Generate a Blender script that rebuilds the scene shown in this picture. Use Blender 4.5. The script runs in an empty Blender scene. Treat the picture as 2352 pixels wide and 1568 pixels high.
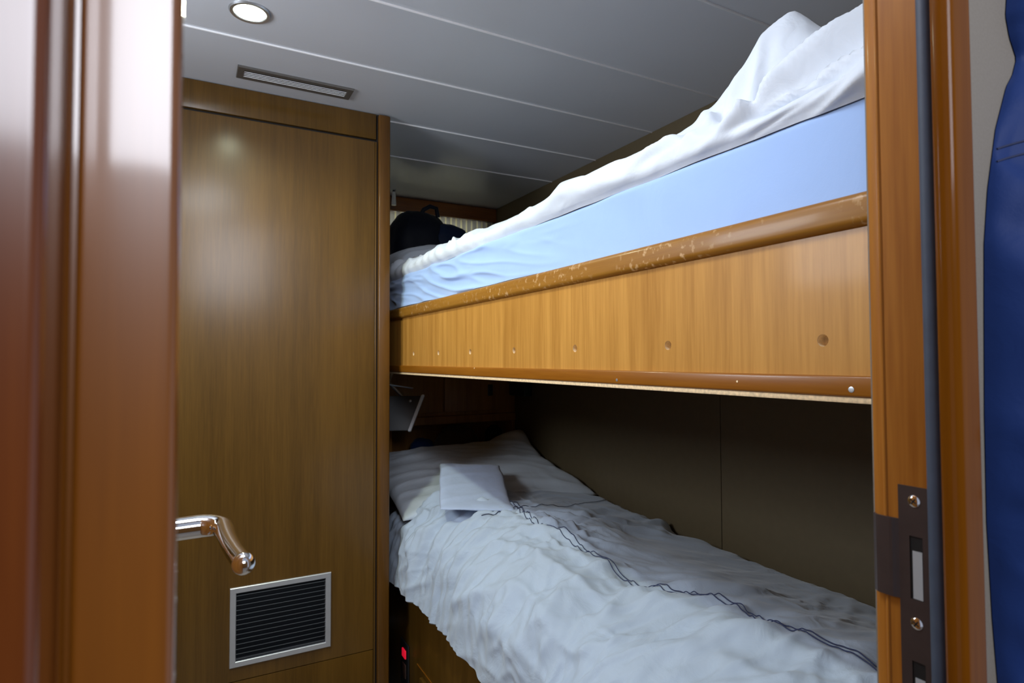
import bpy, bmesh, math, random
import numpy as np
from mathutils import Vector, Matrix, noise
random.seed(4)
R = math.radians
S = bpy.context.scene
C = S.collection
Z0 = 1.22                       # camera height; geometry below is written relative to eye level

# ------------------------------------------------------------ camera
yaw, pitch, roll, F = 0.493558, 0.030117, -0.003664, 1372.8
f = Vector((math.sin(yaw)*math.cos(pitch), math.cos(yaw)*math.cos(pitch), math.sin(pitch)))
r0 = Vector((math.cos(yaw), -math.sin(yaw), 0)); u0 = r0.cross(f)
r_ = r0*math.cos(roll)+u0*math.sin(roll); u_ = -r0*math.sin(roll)+u0*math.cos(roll)
cd = bpy.data.cameras.new('camera'); cam = bpy.data.objects.new('camera', cd); C.objects.link(cam)
cam.matrix_world = Matrix(((r_.x, u_.x, -f.x, 0), (r_.y, u_.y, -f.y, 0), (r_.z, u_.z, -f.z, Z0), (0, 0, 0, 1)))
cd.sensor_width = 36; cd.lens = F/2352*36; cd.clip_start = 0.01
cd.dof.use_dof = True; cd.dof.focus_distance = 1.0; cd.dof.aperture_fstop = 11
S.camera = cam

# ------------------------------------------------------------ light and exposure
S.view_settings.view_transform = 'Standard'; S.view_settings.look = 'None'
S.view_settings.gamma = 1; S.view_settings.exposure = 0.0
S.view_settings.use_curve_mapping = False
w = bpy.data.worlds.new('world'); S.world = w; w.use_nodes = True
w.node_tree.nodes['Background'].inputs[0].default_value = (.75, .82, 1, 1)
w.node_tree.nodes['Background'].inputs[1].default_value = 0.4
S.cycles.max_bounces = 8
S.cycles.use_denoising = True

def area(name, loc, target, sx, sy, power, col):
    l = bpy.data.lights.new(name, 'AREA'); l.shape = 'RECTANGLE'; l.size = sx; l.size_y = sy
    l.energy = power; l.color = col
    o = bpy.data.objects.new(name, l); C.objects.link(o)
    a = Vector((loc[0], loc[1], loc[2]+Z0)); b = Vector((target[0], target[1], target[2]+Z0))
    o.location = a; o.rotation_euler = (b-a).to_track_quat('-Z', 'Y').to_euler()
    return o
area('corridor_window_light', (.12, -1.25, .74), (.12, 1, .66), .76, .55, 21, (.86, .9, 1))
area('cabin_hatch_light', (.10, .62, .785), (.40, .75, -.4), .34, .34, 8, (.82, .90, 1))
area('side_window_daylight', (-.73, 1.05, .44), (.6, .8, .2), .75, .36, 23, (.84, .92, 1))
area('porthole_daylight', (.98, 2.97, .60), (.98, 2.0, .4), .7, .3, 1.0, (1, .97, .75))

# ------------------------------------------------------------ materials
MATS = {}
def new_mat(name):
    m = bpy.data.materials.new(name); m.use_nodes = True
    MATS[name] = m
    return m, m.node_tree, m.node_tree.nodes['Principled BSDF']
def setp(b, **k):
    for a, v in k.items():
        b.inputs[a.replace('_', ' ')].default_value = v
def L(t, a, b): t.links.new(a, b)
def wood(name, dark, light, axis='z', rough=.3, coat=.35, sc=1., figure=.35, spec=.5, wear=0, crough=.12):
    m, t, b = new_mat(name)
    n = t.nodes
    tc = n.new('ShaderNodeTexCoord'); mp = n.new('ShaderNodeMapping')
    s = {'x': (.06, 1, 1), 'y': (1, .06, 1), 'z': (1, 1, .045)}[axis]
    mp.inputs['Scale'].default_value = tuple(v*sc for v in s)
    L(t, tc.outputs['Object'], mp.inputs[0])
    n1 = n.new('ShaderNodeTexNoise'); n1.inputs['Scale'].default_value = 34; n1.inputs['Detail'].default_value = 6
    n1.inputs['Roughness'].default_value = .62
    n2 = n.new('ShaderNodeTexNoise'); n2.inputs['Scale'].default_value = 5.5; n2.inputs['Detail'].default_value = 3
    n2.inputs['Distortion'].default_value = 1.2
    n3 = n.new('ShaderNodeTexNoise'); n3.inputs['Scale'].default_value = 230; n3.inputs['Detail'].default_value = 3
    for q in (n1, n2, n3): L(t, mp.outputs[0], q.inputs['Vector'])
    a = n.new('ShaderNodeMix'); a.data_type = 'FLOAT'; a.inputs[0].default_value = figure
    L(t, n1.outputs[0], a.inputs[2]); L(t, n2.outputs[0], a.inputs[3])
    a2 = n.new('ShaderNodeMix'); a2.data_type = 'FLOAT'; a2.inputs[0].default_value = .22
    L(t, a.outputs[0], a2.inputs[2]); L(t, n3.outputs[0], a2.inputs[3])
    cr = n.new('ShaderNodeValToRGB'); e = cr.color_ramp.elements
    e[0].position = .36; e[0].color = (*dark, 1); e[1].position = .62; e[1].color = (*light, 1)
    L(t, a2.outputs[0], cr.inputs[0])
    out = cr.outputs[0]
    if wear:
        nw = n.new('ShaderNodeTexNoise'); nw.inputs['Scale'].default_value = 90; nw.inputs['Detail'].default_value = 5
        nb = n.new('ShaderNodeTexNoise'); nb.inputs['Scale'].default_value = 9
        L(t, tc.outputs['Object'], nw.inputs['Vector']); L(t, tc.outputs['Object'], nb.inputs['Vector'])
        r1 = n.new('ShaderNodeValToRGB'); r1.color_ramp.elements[0].position = .56; r1.color_ramp.elements[1].position = .66
        r2 = n.new('ShaderNodeValToRGB'); r2.color_ramp.elements[0].position = .42; r2.color_ramp.elements[1].position = .6
        L(t, nw.outputs[0], r1.inputs[0]); L(t, nb.outputs[0], r2.inputs[0])
        mu = n.new('ShaderNodeMath'); mu.operation = 'MULTIPLY'
        L(t, r1.outputs[0], mu.inputs[0]); L(t, r2.outputs[0], mu.inputs[1])
        m2 = n.new('ShaderNodeMath'); m2.operation = 'MULTIPLY'; m2.inputs[1].default_value = wear
        L(t, mu.outputs[0], m2.inputs[0])
        mx = n.new('ShaderNodeMix'); mx.data_type = 'RGBA'
        L(t, m2.outputs[0], mx.inputs[0]); L(t, out, mx.inputs[6]); mx.inputs[7].default_value = (.75, .5, .26, 1)
        out = mx.outputs[2]
    L(t, out, b.inputs['Base Color'])
    setp(b, Roughness=rough, Coat_Weight=coat, Coat_Roughness=crough, Specular_IOR_Level=spec)
    bp = n.new('ShaderNodeBump'); bp.inputs['Strength'].default_value = .05; bp.inputs['Distance'].default_value = .002
    L(t, a2.outputs[0], bp.inputs['Height']); L(t, bp.outputs[0], b.inputs['Normal'])
    return m
def plain(name, col, rough=.5, metal=0., bump=0, bscale=60, var=.06, coat=0., spec=.5):
    m, t, b = new_mat(name); n = t.nodes
    tc = n.new('ShaderNodeTexCoord'); nz = n.new('ShaderNodeTexNoise')
    nz.inputs['Scale'].default_value = bscale; nz.inputs['Detail'].default_value = 4
    L(t, tc.outputs['Object'], nz.inputs['Vector'])
    cr = n.new('ShaderNodeValToRGB'); e = cr.color_ramp.elements
    e[0].position = .3; e[1].position = .7
    e[0].color = (*[c*(1-var) for c in col], 1); e[1].color = (*[min(1, c*(1+var)) for c in col], 1)
    L(t, nz.outputs[0], cr.inputs[0]); L(t, cr.outputs[0], b.inputs['Base Color'])
    setp(b, Roughness=rough, Metallic=metal, Coat_Weight=coat, Specular_IOR_Level=spec)
    if bump:
        bp = n.new('ShaderNodeBump'); bp.inputs['Strength'].default_value = bump; bp.inputs['Distance'].default_value = .003
        L(t, nz.outputs[0], bp.inputs['Height']); L(t, bp.outputs[0], b.inputs['Normal'])
    return m
def fabric(name, col, rough=.85, bump=.25, bscale=28, sheen=.25, weave=900, var=.05, sss=0.):
    m, t, b = new_mat(name); n = t.nodes
    tc = n.new('ShaderNodeTexCoord')
    big = n.new('ShaderNodeTexNoise'); big.inputs['Scale'].default_value = bscale; big.inputs['Detail'].default_value = 5
    big.inputs['Distortion'].default_value = .8
    fine = n.new('ShaderNodeTexNoise'); fine.inputs['Scale'].default_value = weave
    L(t, tc.outputs['Object'], big.inputs['Vector']); L(t, tc.outputs['Object'], fine.inputs['Vector'])
    b1 = n.new('ShaderNodeBump'); b1.inputs['Strength'].default_value = bump; b1.inputs['Distance'].default_value = .012
    b2 = n.new('ShaderNodeBump'); b2.inputs['Strength'].default_value = .08; b2.inputs['Distance'].default_value = .001
    L(t, big.outputs[0], b1.inputs['Height']); L(t, fine.outputs[0], b2.inputs['Height'])
    L(t, b1.outputs[0], b2.inputs['Normal']); L(t, b2.outputs[0], b.inputs['Normal'])
    cr = n.new('ShaderNodeValToRGB'); e = cr.color_ramp.elements
    e[0].color = (*[c*(1-var) for c in col], 1); e[1].color = (*[min(1, c*(1+var)) for c in col], 1)
    L(t, big.outputs[0], cr.inputs[0]); L(t, cr.outputs[0], b.inputs['Base Color'])
    setp(b, Roughness=rough, Sheen_Weight=sheen, Specular_IOR_Level=.25)
    return m

W_CAB = wood('wardrobe_veneer', (.072, .034, .004), (.130, .063, .009), 'z', .42, .5, figure=.5, spec=.2, crough=.2)
W_BOARD = wood('bunk_board_veneer', (.34, .145, .022), (.56, .275, .058), 'z', .42, .08, figure=.35, spec=.25)
W_RAIL = wood('rail_wood', (.26, .105, .010), (.36, .165, .022), 'y', .42, .1, spec=.3, figure=.5, wear=.55)
W_CORNER = wood('corner_post_wood', (.085, .034, .004), (.15, .064, .010), 'z', .38, .3, spec=.25)
W_TRIM = wood('trim_wood', (.22, .070, .004), (.32, .115, .009), 'y', .35, .2, spec=.3)
W_JAMB = wood('jamb_wood', (.30, .095, .010), (.66, .275, .042), 'z', .42, .10, spec=.25, sc=.8, figure=.75)
W_CAS = wood('casing_wood', (.14, .040, .002), (.22, .070, .004), 'z', .27, .2, sc=.9, spec=.05)
W_CASL = wood('varnished_casing_wood', (.15, .042, .003), (.26, .082, .006), 'z', .34, 1., sc=.9, figure=.7, spec=.7, crough=.09)
W_POST = wood('red_casing_wood', (.09, .018, .003), (.17, .042, .006), 'z', .28, .7, sc=1.6, figure=.6)
W_DARK = wood('headboard_wood', (.22, .095, .020), (.36, .17, .042), 'z', .4, .15)
W_BEAM = wood('beam_wood', (.13, .045, .012), (.25, .085, .02), 'x', .25, .5)
W_PALE = plain('raw_plywood', (.80, .60, .36), .7, bscale=200, var=.2)
M_CEIL = plain('ceiling_laminate', (.58, .60, .65), .28, bscale=3, var=.02, coat=.12)
M_JOINT = plain('joint_strip', (.92, .92, .95), .3, metal=0., var=.02)
M_WALL = plain('brown_wall_laminate', (.115, .086, .045), .55, bscale=40, var=.04)
M_BEIGE = plain('beige_wall_laminate', (.27, .24, .20), .6, bscale=500, var=.06)
M_FLOOR = plain('floor_carpet', (.30, .27, .24), .9, bump=.3, bscale=300, var=.2)
M_STEEL = plain('brushed_steel', (.52, .54, .58), .35, metal=.85, bscale=30, var=.04)
M_ALU = plain('aluminium', (.55, .57, .61), .38, metal=.6, bscale=30, var=.03)
M_SLAT = plain('dark_slat_metal', (.16, .18, .20), .45, metal=.5, bscale=30, var=.04)
M_CHROME = plain('chrome', (.93, .93, .95), .06, metal=1, bscale=5, var=.01)
M_PLATE = plain('bronze_plate', (.075, .055, .052), .42, metal=.35, bscale=60, var=.08)
M_RUB = plain('rubber_seal', (.075, .10, .15), .5, bscale=60, var=.08)
M_BLACK = plain('black_gap', (.006, .005, .005), .7)
M_DKPL = plain('dark_plastic', (.012, .014, .018), .35)
M_GREY = plain('grey_plastic', (.46, .48, .50), .4, bscale=40, var=.03)
M_SHEET = fabric('blue_sheet', (.36, .52, .86), bump=.12, bscale=9)
M_DUV = fabric('shaded_white_duvet_cotton', (.44, .52, .64), bump=.5, bscale=14)  # white cotton darkened in its colour, as the lower bunk gets less light
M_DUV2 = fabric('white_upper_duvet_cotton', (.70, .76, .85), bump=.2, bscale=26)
M_PIL = fabric('pillowcase_cotton', (.60, .67, .76), bump=.15, bscale=18)
M_TOW = fabric('blue_white_cloth', (.47, .56, .76), bump=.1, bscale=30)
M_JACK = fabric('blue_jacket_nylon', (.008, .034, .165), rough=.6, bump=.08, bscale=30, sheen=.1)
M_BAG = fabric('navy_bag_nylon', (.006, .009, .018), rough=.6, bump=.2, bscale=40, sheen=.05)
M_BAG2 = fabric('blue_bag_panel', (.008, .02, .06), rough=.6, bump=.2, bscale=40, sheen=.05)
M_THREAD = plain('navy_thread', (.03, .04, .10), .8)
M_CURT = fabric('cream_curtain', (.62, .58, .44), bump=.05, bscale=60)
M_BROWNBAG = fabric('brown_fabric', (.10, .065, .05), bump=.2)
m, t, b = new_mat('curtain_stripes')
_tc = t.nodes.new('ShaderNodeTexCoord'); _sx = t.nodes.new('ShaderNodeSeparateXYZ'); L(t, _tc.outputs['Object'], _sx.inputs[0])
_ma = t.nodes.new('ShaderNodeMath'); _ma.operation = 'MULTIPLY'; _ma.inputs[1].default_value = 34
_fr = t.nodes.new('ShaderNodeMath'); _fr.operation = 'FRACT'
L(t, _sx.outputs[0], _ma.inputs[0]); L(t, _ma.outputs[0], _fr.inputs[0])
_cr = t.nodes.new('ShaderNodeValToRGB'); _cr.color_ramp.interpolation = 'CONSTANT'
_cr.color_ramp.elements[0].color = (.42, .40, .36, 1); _cr.color_ramp.elements[1].position = .72; _cr.color_ramp.elements[1].color = (.80, .74, .46, 1)
L(t, _fr.outputs[0], _cr.inputs[0]); L(t, _cr.outputs[0], b.inputs['Base Color'])
_tr = t.nodes.new('ShaderNodeBsdfTranslucent'); L(t, _cr.outputs[0], _tr.inputs[0])
_mx = t.nodes.new('ShaderNodeMixShader'); _mx.inputs[0].default_value = .4
L(t, b.outputs[0], _mx.inputs[1]); L(t, _tr.outputs[0], _mx.inputs[2]); L(t, _mx.outputs[0], t.nodes['Material Output'].inputs[0])
setp(b, Roughness=.9)
M_CURT = m
def emit(name, col, st):
    m, t, b = new_mat(name)
    setp(b, Base_Color=(*col, 1), Emission_Color=(*col, 1), Emission_Strength=st)
    return m
M_LENS = emit('lamp_lens', (.93, 1, .78), 9)
M_RED = emit('red_neon', (.9, .01, .04), .5)
m, t, b = new_mat('window_glass'); setp(b, Base_Color=(.9, .95, 1, 1), Roughness=.05, Transmission_Weight=1., IOR=1.1); M_GLASS = m

# ------------------------------------------------------------ builders
ORG = {}
def origin(o):
    return ORG[o.name] if o is not None else Vector((0, 0, 0))
def tag(o, label=None, cat=None, group=None, kind=None):
    if label: o['label'] = label
    if cat: o['category'] = cat
    if group: o['group'] = group
    if kind: o['kind'] = kind
    return o
def empty(name, loc, label=None, cat=None, group=None, kind=None):
    o = bpy.data.objects.new(name, None); C.objects.link(o); o.empty_display_size = .05
    p = Vector((loc[0], loc[1], loc[2]+Z0)); o.location = p; ORG[o.name] = p
    return tag(o, label, cat, group, kind)
class MB:
    """collects shapes in eye-level coordinates, links them as one mesh object"""
    def __init__(s): s.bm = bmesh.new()
    def box(s, x0, x1, y0, y1, z0, z1, bev=0, seg=2, mi=0):
        t = bmesh.new(); bmesh.ops.create_cube(t, size=1)
        for v in t.verts:
            v.co = Vector(((x0+x1)/2+v.co.x*(x1-x0), (y0+y1)/2+v.co.y*(y1-y0), (z0+z1)/2+v.co.z*(z1-z0)))
        if bev: bmesh.ops.bevel(t, geom=t.edges[:], offset=bev, segments=seg, profile=.5, affect='EDGES')
        s.add(t, mi); return s
    def add(s, t, mi=0):
        for fc in t.faces: fc.material_index = mi
        me = bpy.data.meshes.new('tmp'); t.to_mesh(me); t.free(); s.bm.from_mesh(me); bpy.data.meshes.remove(me)
    def prism(s, pts, z0, z1, mi=0, caps=True):
        """extrude a plan outline (x, y) upwards"""
        t = bmesh.new(); n = len(pts)
        a = [t.verts.new((p[0], p[1], z0)) for p in pts]; b = [t.verts.new((p[0], p[1], z1)) for p in pts]
        for i in range(n): t.faces.new((a[i], a[(i+1) % n], b[(i+1) % n], b[i]))
        if caps: t.faces.new(b); t.faces.new(a[::-1])
        bmesh.ops.recalc_face_normals(t, faces=t.faces[:])
        s.add(t, mi); return s
    def tube(s, pts, rad, seg=12, cap=True, mi=0):
        pts = [Vector(p) for p in pts]; n = len(pts)
        rad = rad if isinstance(rad, (list, tuple)) else [rad]*n
        t = bmesh.new(); rings = []
        up = None
        for i, p in enumerate(pts):
            d = (pts[min(i+1, n-1)]-pts[max(i-1, 0)]).normalized()
            if up is None: up = Vector((0, 0, 1)) if abs(d.z) < .9 else Vector((1, 0, 0))
            a = (up-d*up.dot(d)).normalized(); up = a; b_ = d.cross(a)
            rings.append([t.verts.new(p+(a*math.cos(k/seg*2*math.pi)+b_*math.sin(k/seg*2*math.pi))*rad[i]) for k in range(seg)])
        for i in range(n-1):
            for k in range(seg):
                t.faces.new((rings[i][k], rings[i][(k+1) % seg], rings[i+1][(k+1) % seg], rings[i+1][k]))
        if cap: t.faces.new(rings[0][::-1]); t.faces.new(rings[-1])
        bmesh.ops.recalc_face_normals(t, faces=t.faces[:])
        s.add(t, mi); return s
    def sphere(s, c, r, seg=24, scale=(1, 1, 1), mi=0):
        t = bmesh.new(); bmesh.ops.create_uvsphere(t, u_segments=seg, v_segments=seg//2, radius=r)
        for v in t.verts: v.co = Vector((v.co.x*scale[0]+c[0], v.co.y*scale[1]+c[1], v.co.z*scale[2]+c[2]))
        s.add(t, mi); return s
    def lathe(s, prof, c, axis='z', seg=40, mi=0):
        """prof: (radius, height) pairs"""
        t = bmesh.new(); rings = []
        for r, h in prof:
            ring = []
            for k in range(seg):
                a = k/seg*2*math.pi; p, q = r*math.cos(a), r*math.sin(a)
                v = {'z': (p, q, h), 'y': (p, h, q), 'x': (h, p, q)}[axis]
                ring.append(t.verts.new((v[0]+c[0], v[1]+c[1], v[2]+c[2])))
            rings.append(ring)
        for i in range(len(rings)-1):
            for k in range(seg): t.faces.new((rings[i][k], rings[i][(k+1) % seg], rings[i+1][(k+1) % seg], rings[i+1][k]))
        t.faces.new(rings[0]); t.faces.new(rings[-1])
        bmesh.ops.recalc_face_normals(t, faces=t.faces[:])
        s.add(t, mi); return s
    def grid(s, P, closed_u=False, mi=0):
        """P[i][j] -> Vector"""
        t = bmesh.new(); V = [[t.verts.new(p) for p in row] for row in P]
        n = len(V)
        for i in range(n if closed_u else n-1):
            for j in range(len(V[0])-1):
                t.faces.new((V[i][j], V[(i+1) % n][j], V[(i+1) % n][j+1], V[i][j+1]))
        s.add(t, mi); return s
    def build(s, name, mat, parent=None, smooth=True, angle=35, recalc=False):
        org = origin(parent)
        for v in s.bm.verts: v.co = Vector((v.co.x-org.x, v.co.y-org.y, v.co.z+Z0-org.z))
        if recalc: bmesh.ops.recalc_face_normals(s.bm, faces=s.bm.faces[:])
        me = bpy.data.meshes.new(name); s.bm.to_mesh(me); s.bm.free()
        for mm in (mat if isinstance(mat, (list, tuple)) else [mat]): me.materials.append(mm)
        if smooth:
            me.polygons.foreach_set('use_smooth', [True]*len(me.polygons))
            try: me.set_sharp_from_angle(angle=R(angle))
            except Exception: pass
        o = bpy.data.objects.new(name, me); C.objects.link(o)
        if parent is not None: o.parent = parent
        ORG[o.name] = org
        return o
def struct(o): o['kind'] = 'structure'; return o
def smooth01(a, b, x):
    t = min(1, max(0, (x-a)/(b-a))); return t*t*(3-2*t)
def interp(xs, ys, x): return float(np.interp(x, xs, ys))
def nz(x, y, z=0): return noise.noise(Vector((x, y, z)))
def ridge(x, y, z=0, k=2.2): return (1-abs(nz(x, y, z))*1.6)**k if abs(nz(x, y, z)) < .62 else 0

H = .80                 # ceiling above eye level
XW = 1.426              # side wall behind the bunks
YC = 1.90               # wardrobe front
XB = .62                # front of the upper bunk
YN = .268               # cabin face of the doorway wall
YE = 2.86               # head wall

# ------------------------------------------------------------ room shell
struct(MB().box(-.75, 1.5, YN, 2.95, -1.26, -1.22).build('floor', M_FLOOR))
c = MB(); ys = [YN, .675, 1.02*.94+.0, 1.29, 1.603, 1.936, 2.268, 2.595, 2.95]
ys = [YN, .62, .951, 1.293, 1.602, 1.936, 2.266, 2.95]
for i in range(len(ys)-1): c.box(-.75, 1.5, ys[i]+.0015, ys[i+1]-.0015, H, H+.03, .001, 1)
c.box(-.75, 1.5, YN, 2.95, H+.03, H+.05)
ceil = struct(c.build('ceiling', M_CEIL))
for i in range(1, len(ys)-1):
    struct(MB().box(-.75, XW, ys[i]-.0028, ys[i]+.0028, H-.0036, H+.003, .0016, 2).build('trim_%d' % (10+i), M_JOINT))
# side wall behind the bunks, in panels with a fine vertical seam
wl = MB()
sy = [YN, 1.3115, 2.95]
for i in range(2): wl.box(XW, XW+.04, sy[i]+.0012, sy[i+1]-.0012, -1.22, H, .0008, 1)
wl.box(XW+.006, XW+.05, YN, 2.95, -1.22, H, mi=1)
struct(wl.build('wall_right', [M_WALL, M_BLACK]))
struct(MB().box(-.79, -.75, YN, 1.9, -1.22, H).build('wall_left', W_DARK))
# head wall with the porthole window opening
hw = MB()
hw.box(.5, XW, YE, YE+.04, -1.22, .40).box(.5, XW, YE, YE+.04, .735, H)
hw.box(.5, .62, YE, YE+.04, .40, .735).box(1.38, XW, YE, YE+.04, .40, .735)
struct(hw.build('wall_back', M_WALL))
wn = struct(MB().box(.62, 1.38, YE+.012, YE+.018, .40, .735).build('window_1', M_GLASS))
fr = MB().box(.62, 1.38, YE+.002, YE+.03, .40, .415).box(.62, 1.38, YE+.002, YE+.03, .72, .735)
fr.box(.62, .635, YE+.002, YE+.03, .4, .735).box(1.365, 1.38, YE+.002, YE+.03, .4, .735).build('window_frame', M_ALU, wn)
struct(MB().box(.56, XW, YE-.045, YE, .728, H-.001, .006, 3).build('trim_3', W_BEAM))
# doorway wall, right of and above the door
dw = MB()
dw.box(.4455, 1.5, .212, .2655, -1.22, 1.0)
dw.box(-.05, .464, .212, YN, .72, 1.0)
struct(dw.build('wall_front', M_BEIGE))
# corridor
struct(MB().box(-1.2, 1.5, -1.34, -1.30, -1.22, 1.0).build('wall_corridor', W_DARK))
struct(MB().box(-1.2, 1.5, -1.34, YN, -1.30, -1.22).build('floor_corridor', M_FLOOR))

# door frame, right side (plan outline extruded)
def arc(cx, cy, r, a0, a1, n=6):
    return [(cx+r*math.cos(R(a0+(a1-a0)*k/n)), cy+r*math.sin(R(a0+(a1-a0)*k/n))) for k in range(n+1)]
ZB, ZT = -1.22, .72
pts = [(.44, .2175), (.44, .2515)] + arc(.4405, .2532, .0016, 200, 90, 4) + [(.4425, .2558), (.4430, .260), (.4455, .2645), (.4455, .2175)]
jr = struct(MB().prism(pts, ZB, ZT).build('trim_1', W_JAMB, smooth=True, angle=25))
pts = [(.4440, .2175), (.4410, .2175), (.4410, .2090), (.4245, .2085)] + arc(.4245, .2020, .0065, 95, 180, 8)[1:] + arc(.4245, .2015, .0065, 180, 270, 8) + [(.4425, .195)] + arc(.4425, .1965, .0015, -90, 0, 3) + [(.4440, .212)]
MB().prism(pts, ZB, ZT).build('door_stop', W_CAS, jr, angle=30)
# seal
MB().tube([(.4375, .2190, ZB), (.4375, .2190, ZT)], .0050, 12).build('rubber_seal', M_RUB, jr)
# strike plate with latch and bolt openings
zt, zb_ = -.0885, -.262
def strike():
    m_ = MB()
    y0, y1, x = .2235, .2445, .4392
    holes = [(-.1655, -.1225), (-.248, -.2075)]
    hy0, hy1 = .2290, .2375
    th = .0018
    m_.box(x, x+th, y0, hy0, zb_, zt); m_.box(x, x+th, hy1, y1, zb_, zt)
    zz = [zt]+[v for h in holes for v in (h[1], h[0])]+[zb_]
    for i in range(0, len(zz), 2): m_.box(x, x+th, hy0, hy1, zz[i+1], zz[i])
    # tongue lapping the jamb edge and curling over it
    P = []
    for k in range(11):
        tt = k/10; yy = y1+tt*.0185; xx = x-.0019*smooth01(0, .25, tt)+.0035*smooth01(.75, 1, tt)
        P.append([Vector((xx, yy, -.1125+.0)), Vector((xx, yy, -.1675))])
    P2 = [[p+Vector((th, 0, 0)) for p in row] for row in P]
    m_.grid(P); m_.grid(P2)
    for a, b2 in zip(P[:-1], P[1:]):
        for j in (0, 1):
            q = MB(); t = bmesh.new(); t.faces.new([t.verts.new(v) for v in (a[j], b2[j], b2[j]+Vector((th, 0, 0)), a[j]+Vector((th, 0, 0)))]); m_.add(t)
    return m_
sp = strike().build('strike_plate', M_PLATE, jr, smooth=False)
MB().box(.4398, .4402, .2285, .238, -.1665, -.1215).box(.4398, .4402, .2285, .238, -.249, -.2065).build('plate_recess', M_BLACK, sp)
MB().box(.43945, .4399, .2296, .2358, -.1650, -.1325).box(.43945, .4399, .2296, .2358, -.247, -.2185).build('latch_pocket', M_GREY, sp)
for zc in (-.0985, -.1815):
    s_ = MB()
    s_.lathe([(.0001, -.0008), (.0022, -.0007), (.0034, -.0003), (.0040, .0001), (.004, .001)], (.4389, .234, zc), 'x', 24)
    for a in (35, 125):
        d = Vector((0, math.cos(R(a)), math.sin(R(a))))*.0022
        s_.tube([Vector((.4382, .234, zc))-d, Vector((.4382, .234, zc))+d], .0005, 6, mi=1)
    s_.build('screw', [M_CHROME, M_BLACK], jr)

# door frame, left side
pts = [(-.045, .195)] + [(-.0275, .197)] + arc(-.0255, .197, .0020, 180, 270, 5) + arc(-.0062, .1985, .0032, -90, 0, 6) + [(-.003, .2175), (-.045, .2175)]
jl = struct(MB().prism(pts, ZB, ZT).build('trim_2', W_CASL, angle=30))
MB().box(-.045, -.0255, .2176, .262, ZB, ZT, .002).build('door_jamb', W_JAMB, jl)
MB().tube([(-.031, .1935, ZB), (-.031, .1935, ZT)], .0028, 10).build('rubber_seal', W_CAS, jl)
# header over the door
struct(MB().box(-.045, .464, .2, YN, ZT, ZT+.03, .003).build('trim_5', W_JAMB))
# neighbouring panel standing proud on the left
pts = [(-.9, .166)] + arc(-.0325, .1695, .0035, -90, 0, 6) + [(-.029, .1905), (-.9, .1905)]
struct(MB().prism(pts, ZB, 1.0).build('wall_corridor_left', W_POST, angle=30))
struct(MB().box(-1.2, -.046, .1925, YN, ZB, 1.0).build('wall_front_left', M_BEIGE))

# the open door leaf, swung into the cabin beside the left jamb
th = R(4.6)
dx, dy = -math.sin(th), math.cos(th)
hx, hy = -.030, .268
def leafp(a, b_): return (hx+dx*a-dy*b_, hy+dy*a+dx*b_)      # a along the leaf, b to the left of its face
door = empty('door_1', (hx, hy, ZB), kind='structure')
MB().prism([leafp(0, 0), leafp(.455, 0), leafp(.455, .036), leafp(0, .036)], ZB+.01, ZT-.01).build('door_leaf', W_JAMB, door, smooth=False)
zh = -.157
def L3(a, b_, z): p = leafp(a, b_); return Vector((p[0], p[1], z))
hd = MB()
# rosette, stem, elbow and lever with a ball end
st = []; rr = []
for k in range(9):
    q = k/8; st.append(L3(.372, -q*.068, zh)); rr.append(interp([0, .12, .3, 1], [.013, .0118, .0105, .0108], q))
el = [L3(.372-.020*(1-math.cos(R(a))), -(.068+.020*math.sin(R(a))), zh) for a in range(15, 91, 15)]
lv = [L3(.352-q*.105, -.088+.002*math.sin(q*3), zh-.002*q) for q in (.1, .25, .4, .6, .8, 1)]
path = st+el+lv
rad = rr+[.0106, .0103, .0098, .0093, .009, .0088]+[.0085, .0082, .0080, .0078, .0077, .0078]
hd.tube(path, rad, 20)
hd.sphere(L3(.243, -.088, zh-.002), .0088)
hnd = hd.build('door_handle', M_CHROME, door, angle=60)
MB().tube([L3(.372, 0, zh), L3(.372, -.007, zh)], .024, 32).build('handle_rosette', M_CHROME, door)
MB().tube([L3(.372, 0, zh-.088), L3(.372, -.006, zh-.088)], .022, 28).tube([L3(.372, -.006, zh-.088), L3(.372, -.028, zh-.088)], .006, 16).tube([L3(.372, -.028, zh-.098), L3(.372, -.04, zh-.078)], .008, 14).build('turn_knob', M_CHROME, door)

# ------------------------------------------------------------ wardrobe
wd = empty('wardrobe', (.12, YC, -1.22), 'tall brown wooden wardrobe left of the bunks, with a louvred grille low in its door', 'wardrobe')
MB().box(-.74, .526, YC+.019, 2.80, -1.22, H-.002).build('carcass', W_CAB, wd)
MB().box(-.74, .5235, YC, YC+.019, .716, H-.002, .0012).build('top_panel', W_CAB, wd)
dr = MB()
gx0, gx1, gz0, gz1 = .1065, .3875, -.8735, -.649
gi = .010
dr.box(-.40, gx0+gi, YC, YC+.019, -.9130, .7075).box(gx1-gi, .519, YC, YC+.019, -.9130, .7075)
dr.box(gx0+gi, gx1-gi, YC, YC+.019, gz1-gi, .7075).box(gx0+gi, gx1-gi, YC, YC+.019, -.9130, gz0+gi)
dro = dr.build('door', W_CAB, wd, smooth=False)
MB().box(-.74, -.405, YC, YC+.019, -.9130, .7075, .0012).build('side_panel', W_CAB, wd)
MB().box(.5205, .526, YC-.001, YC+.019, -1.22, .7075, .001).build('stile', W_CAB, wd)
MB().box(-.74, .519, YC, YC+.019, -1.22, -.9158, .0012).build('plinth_panel', W_CAB, wd)
MB().box(-.74, .526, YC+.012, YC+.02, .705, .718).build('shadow_gap', M_BLACK, wd)
MB().box(.5305, .568, YC-.012, YC+.03, -1.22, H-.004, .004, 3).build('corner_post', W_CORNER, wd)
MB().box(.526, .5315, YC+.004, YC+.02, -1.22, H-.004).build('groove', M_BLACK, wd)
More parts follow.
